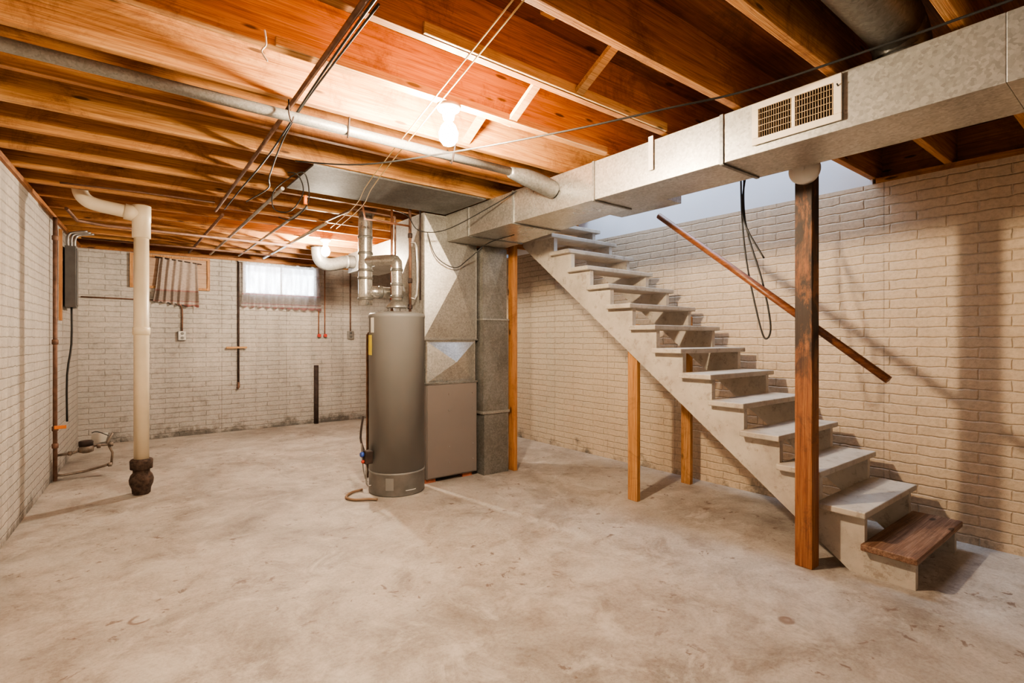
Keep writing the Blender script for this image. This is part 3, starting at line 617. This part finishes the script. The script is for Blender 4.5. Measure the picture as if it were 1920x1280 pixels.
wire("overhead_conduit",[(1.62,4.9,ZC),(1.66,7.5,ZC)],.017,GALVB,"bright steel conduit running below the joists","conduit",0)
wire("overhead_conduit",[(1.30,4.4,ZC),(1.36,7.5,ZC)],.011,STEEL,"thin steel conduit running below the joists","conduit",0)
wire("overhead_conduit",[(-.25,5.5,ZC-.03),(-.2,6.0,ZC-.03),(.0,6.12,ZC-.03),(1.65,6.12,ZC-.035)],.013,RUST,"rusty pipe crossing below the joists near the back wall","pipe",0)
wire("overhead_conduit",[(-.2,7.0,ZC-.03),(1.7,7.0,ZC-.03)],.010,RUST,"rusty pipe crossing below the joists near the back wall","pipe",0)
wire("overhead_conduit",[(-.25,4.75,ZC),(.2,4.70,ZC),(.68,4.68,ZC)],.007,RUST,"thin rusty pipe crossing below the joists","pipe",0)
wire("coiled_cable",[(.93,3.55,ZC),(.98,3.5,ZC-.02),(1.04,3.6,ZC-.10),(1.0,3.75,ZC-.20),(.92,3.85,ZC-.18),(.90,3.8,ZC-.08),(.94,3.6,ZC-.03),(1.02,3.5,ZC),(1.08,3.62,ZC-.15),(1.02,3.78,ZC-.25),(.95,3.86,ZC-.23)],.004,BLACK,"loose loop of black cable hanging from the joists","cable")
M().tube([(1.055,3.6,2.15),(1.055,3.6,2.21)],.012,12).build("cable_connector",ORANGE,label="small orange plastic connector on the hanging cable",cat="connector")
wire("sagging_wire",[(.908,3.30,2.33),(1.15,2.85,2.24),(1.46,2.32,2.235),(1.76,1.78,2.25),(1.98,1.4,2.28),(2.16,1.12,2.31),(2.27,.61,2.335),(2.30,.2,2.34)],.005,BLACK,"black wire sagging beneath the joists","wire")
wire("overhead_twine",[(.97,1.0,2.335),(1.36,3.2,2.300),(1.56,4.0,2.31),(1.735,5.1,2.335)],.003,TWINE,"yellow twine stretched beneath the joists","twine",4,"twine lines")
wire("overhead_twine",[(1.0,1.0,2.335),(1.40,3.2,2.295),(1.61,4.0,2.305),(1.79,5.1,2.335)],.003,TWINE,"yellow twine stretched beneath the joists","twine",4,"twine lines")
wire("plenum_wire",[(2.345,2.95,2.32),(2.28,3.2,2.24),(2.14,3.6,2.12),(1.98,3.75,2.12),(1.93,3.85,2.25),(1.9,4.05,2.33)],.004,BLACK,"thin black wire looping from duct to joists","wire")
wire("plenum_wire",[(2.14,3.90,2.15),(2.2,3.86,1.95),(2.36,3.82,1.86),(2.5,3.81,1.95),(2.62,3.7,2.08),(2.6,3.3,2.09)],.004,BLACK,"thin black wire draped across the furnace plenum","wire")
wire("hanging_string",[(.45,2.02,2.36),(.455,2.02,2.31),(.44,2.02,2.28),(.46,2.02,2.25)],.003,WPAINT,"short white string hanging from a joist","string")
wire("joist_hook",[(.66,2.505,2.345),(.66,2.50,2.28),(.67,2.49,2.24),(.68,2.5,2.27)],.0035,IRON,"small iron hook under a joist","hook")
# ------------------------------------------------------------------ lamps
BULB=emis("bulb_glow_warm",(1.0,.80,.56),3000)
BULB2=emis("bulb_glow_warm_dim",(1.0,.83,.63),2300)
def lamp(x,y,z,mat,label):
    e=empty("ceiling_lamp",(x,y,z),label,"lamp")
    M().lathe([(.055,0),(.057,-.01),(.05,-.022),(.03,-.035),(.026,-.06),(.024,-.065)],(x,y,z),32).build("lamp_base",WHITE,e)
    M().lathe([(.013,-.062),(.015,-.075),(.034,-.098),(.045,-.13),(.042,-.16),(.026,-.182),(.004,-.19)],(x,y,z),28).build("bulb",mat,e)
lamp(1.27,2.11,JB,BULB,"lit bare bulb in a white porcelain ceiling socket")
lamp(1.90,5.754,JB,BULB2,"lit bare bulb in a white porcelain socket near the back")
def area(name,loc,rot,size,power,col):
    l=bpy.data.lights.new(name,'AREA'); l.shape='RECTANGLE'; l.size=size[0]; l.size_y=size[1]; l.energy=power; l.color=col
    o=bpy.data.objects.new(name,l); o.location=loc; o.rotation_euler=rot; S.collection.objects.link(o)
area("stairwell_daylight",(3.62,3.2,4.8),(0,0,0),(.9,2.5),105,(.74,.85,1))
area("basement_fill_light",(1.3,-1.5,2.1),(math.radians(60),0,math.radians(-15)),(2.0,.8),12,(1,.90,.80))  # added soft fill, unseen behind the camera, to lift the foreground
w=bpy.data.worlds.new("world"); S.world=w; w.use_nodes=True
w.node_tree.nodes["Background"].inputs[0].default_value=(.7,.8,1,1); w.node_tree.nodes["Background"].inputs[1].default_value=.3
try: S.view_settings.look='AgX - Medium High Contrast'
except Exception as ex: print(ex)
c=bpy.data.cameras.new("camera"); c.sensor_width=36; c.lens=36*975/1920; c.shift_y=-5/1920; c.clip_start=.02
co=bpy.data.objects.new("camera",c); co.location=(0,0,1.25); co.rotation_euler=(math.radians(90),0,math.radians(-38)); S.collection.objects.link(co); S.camera=co
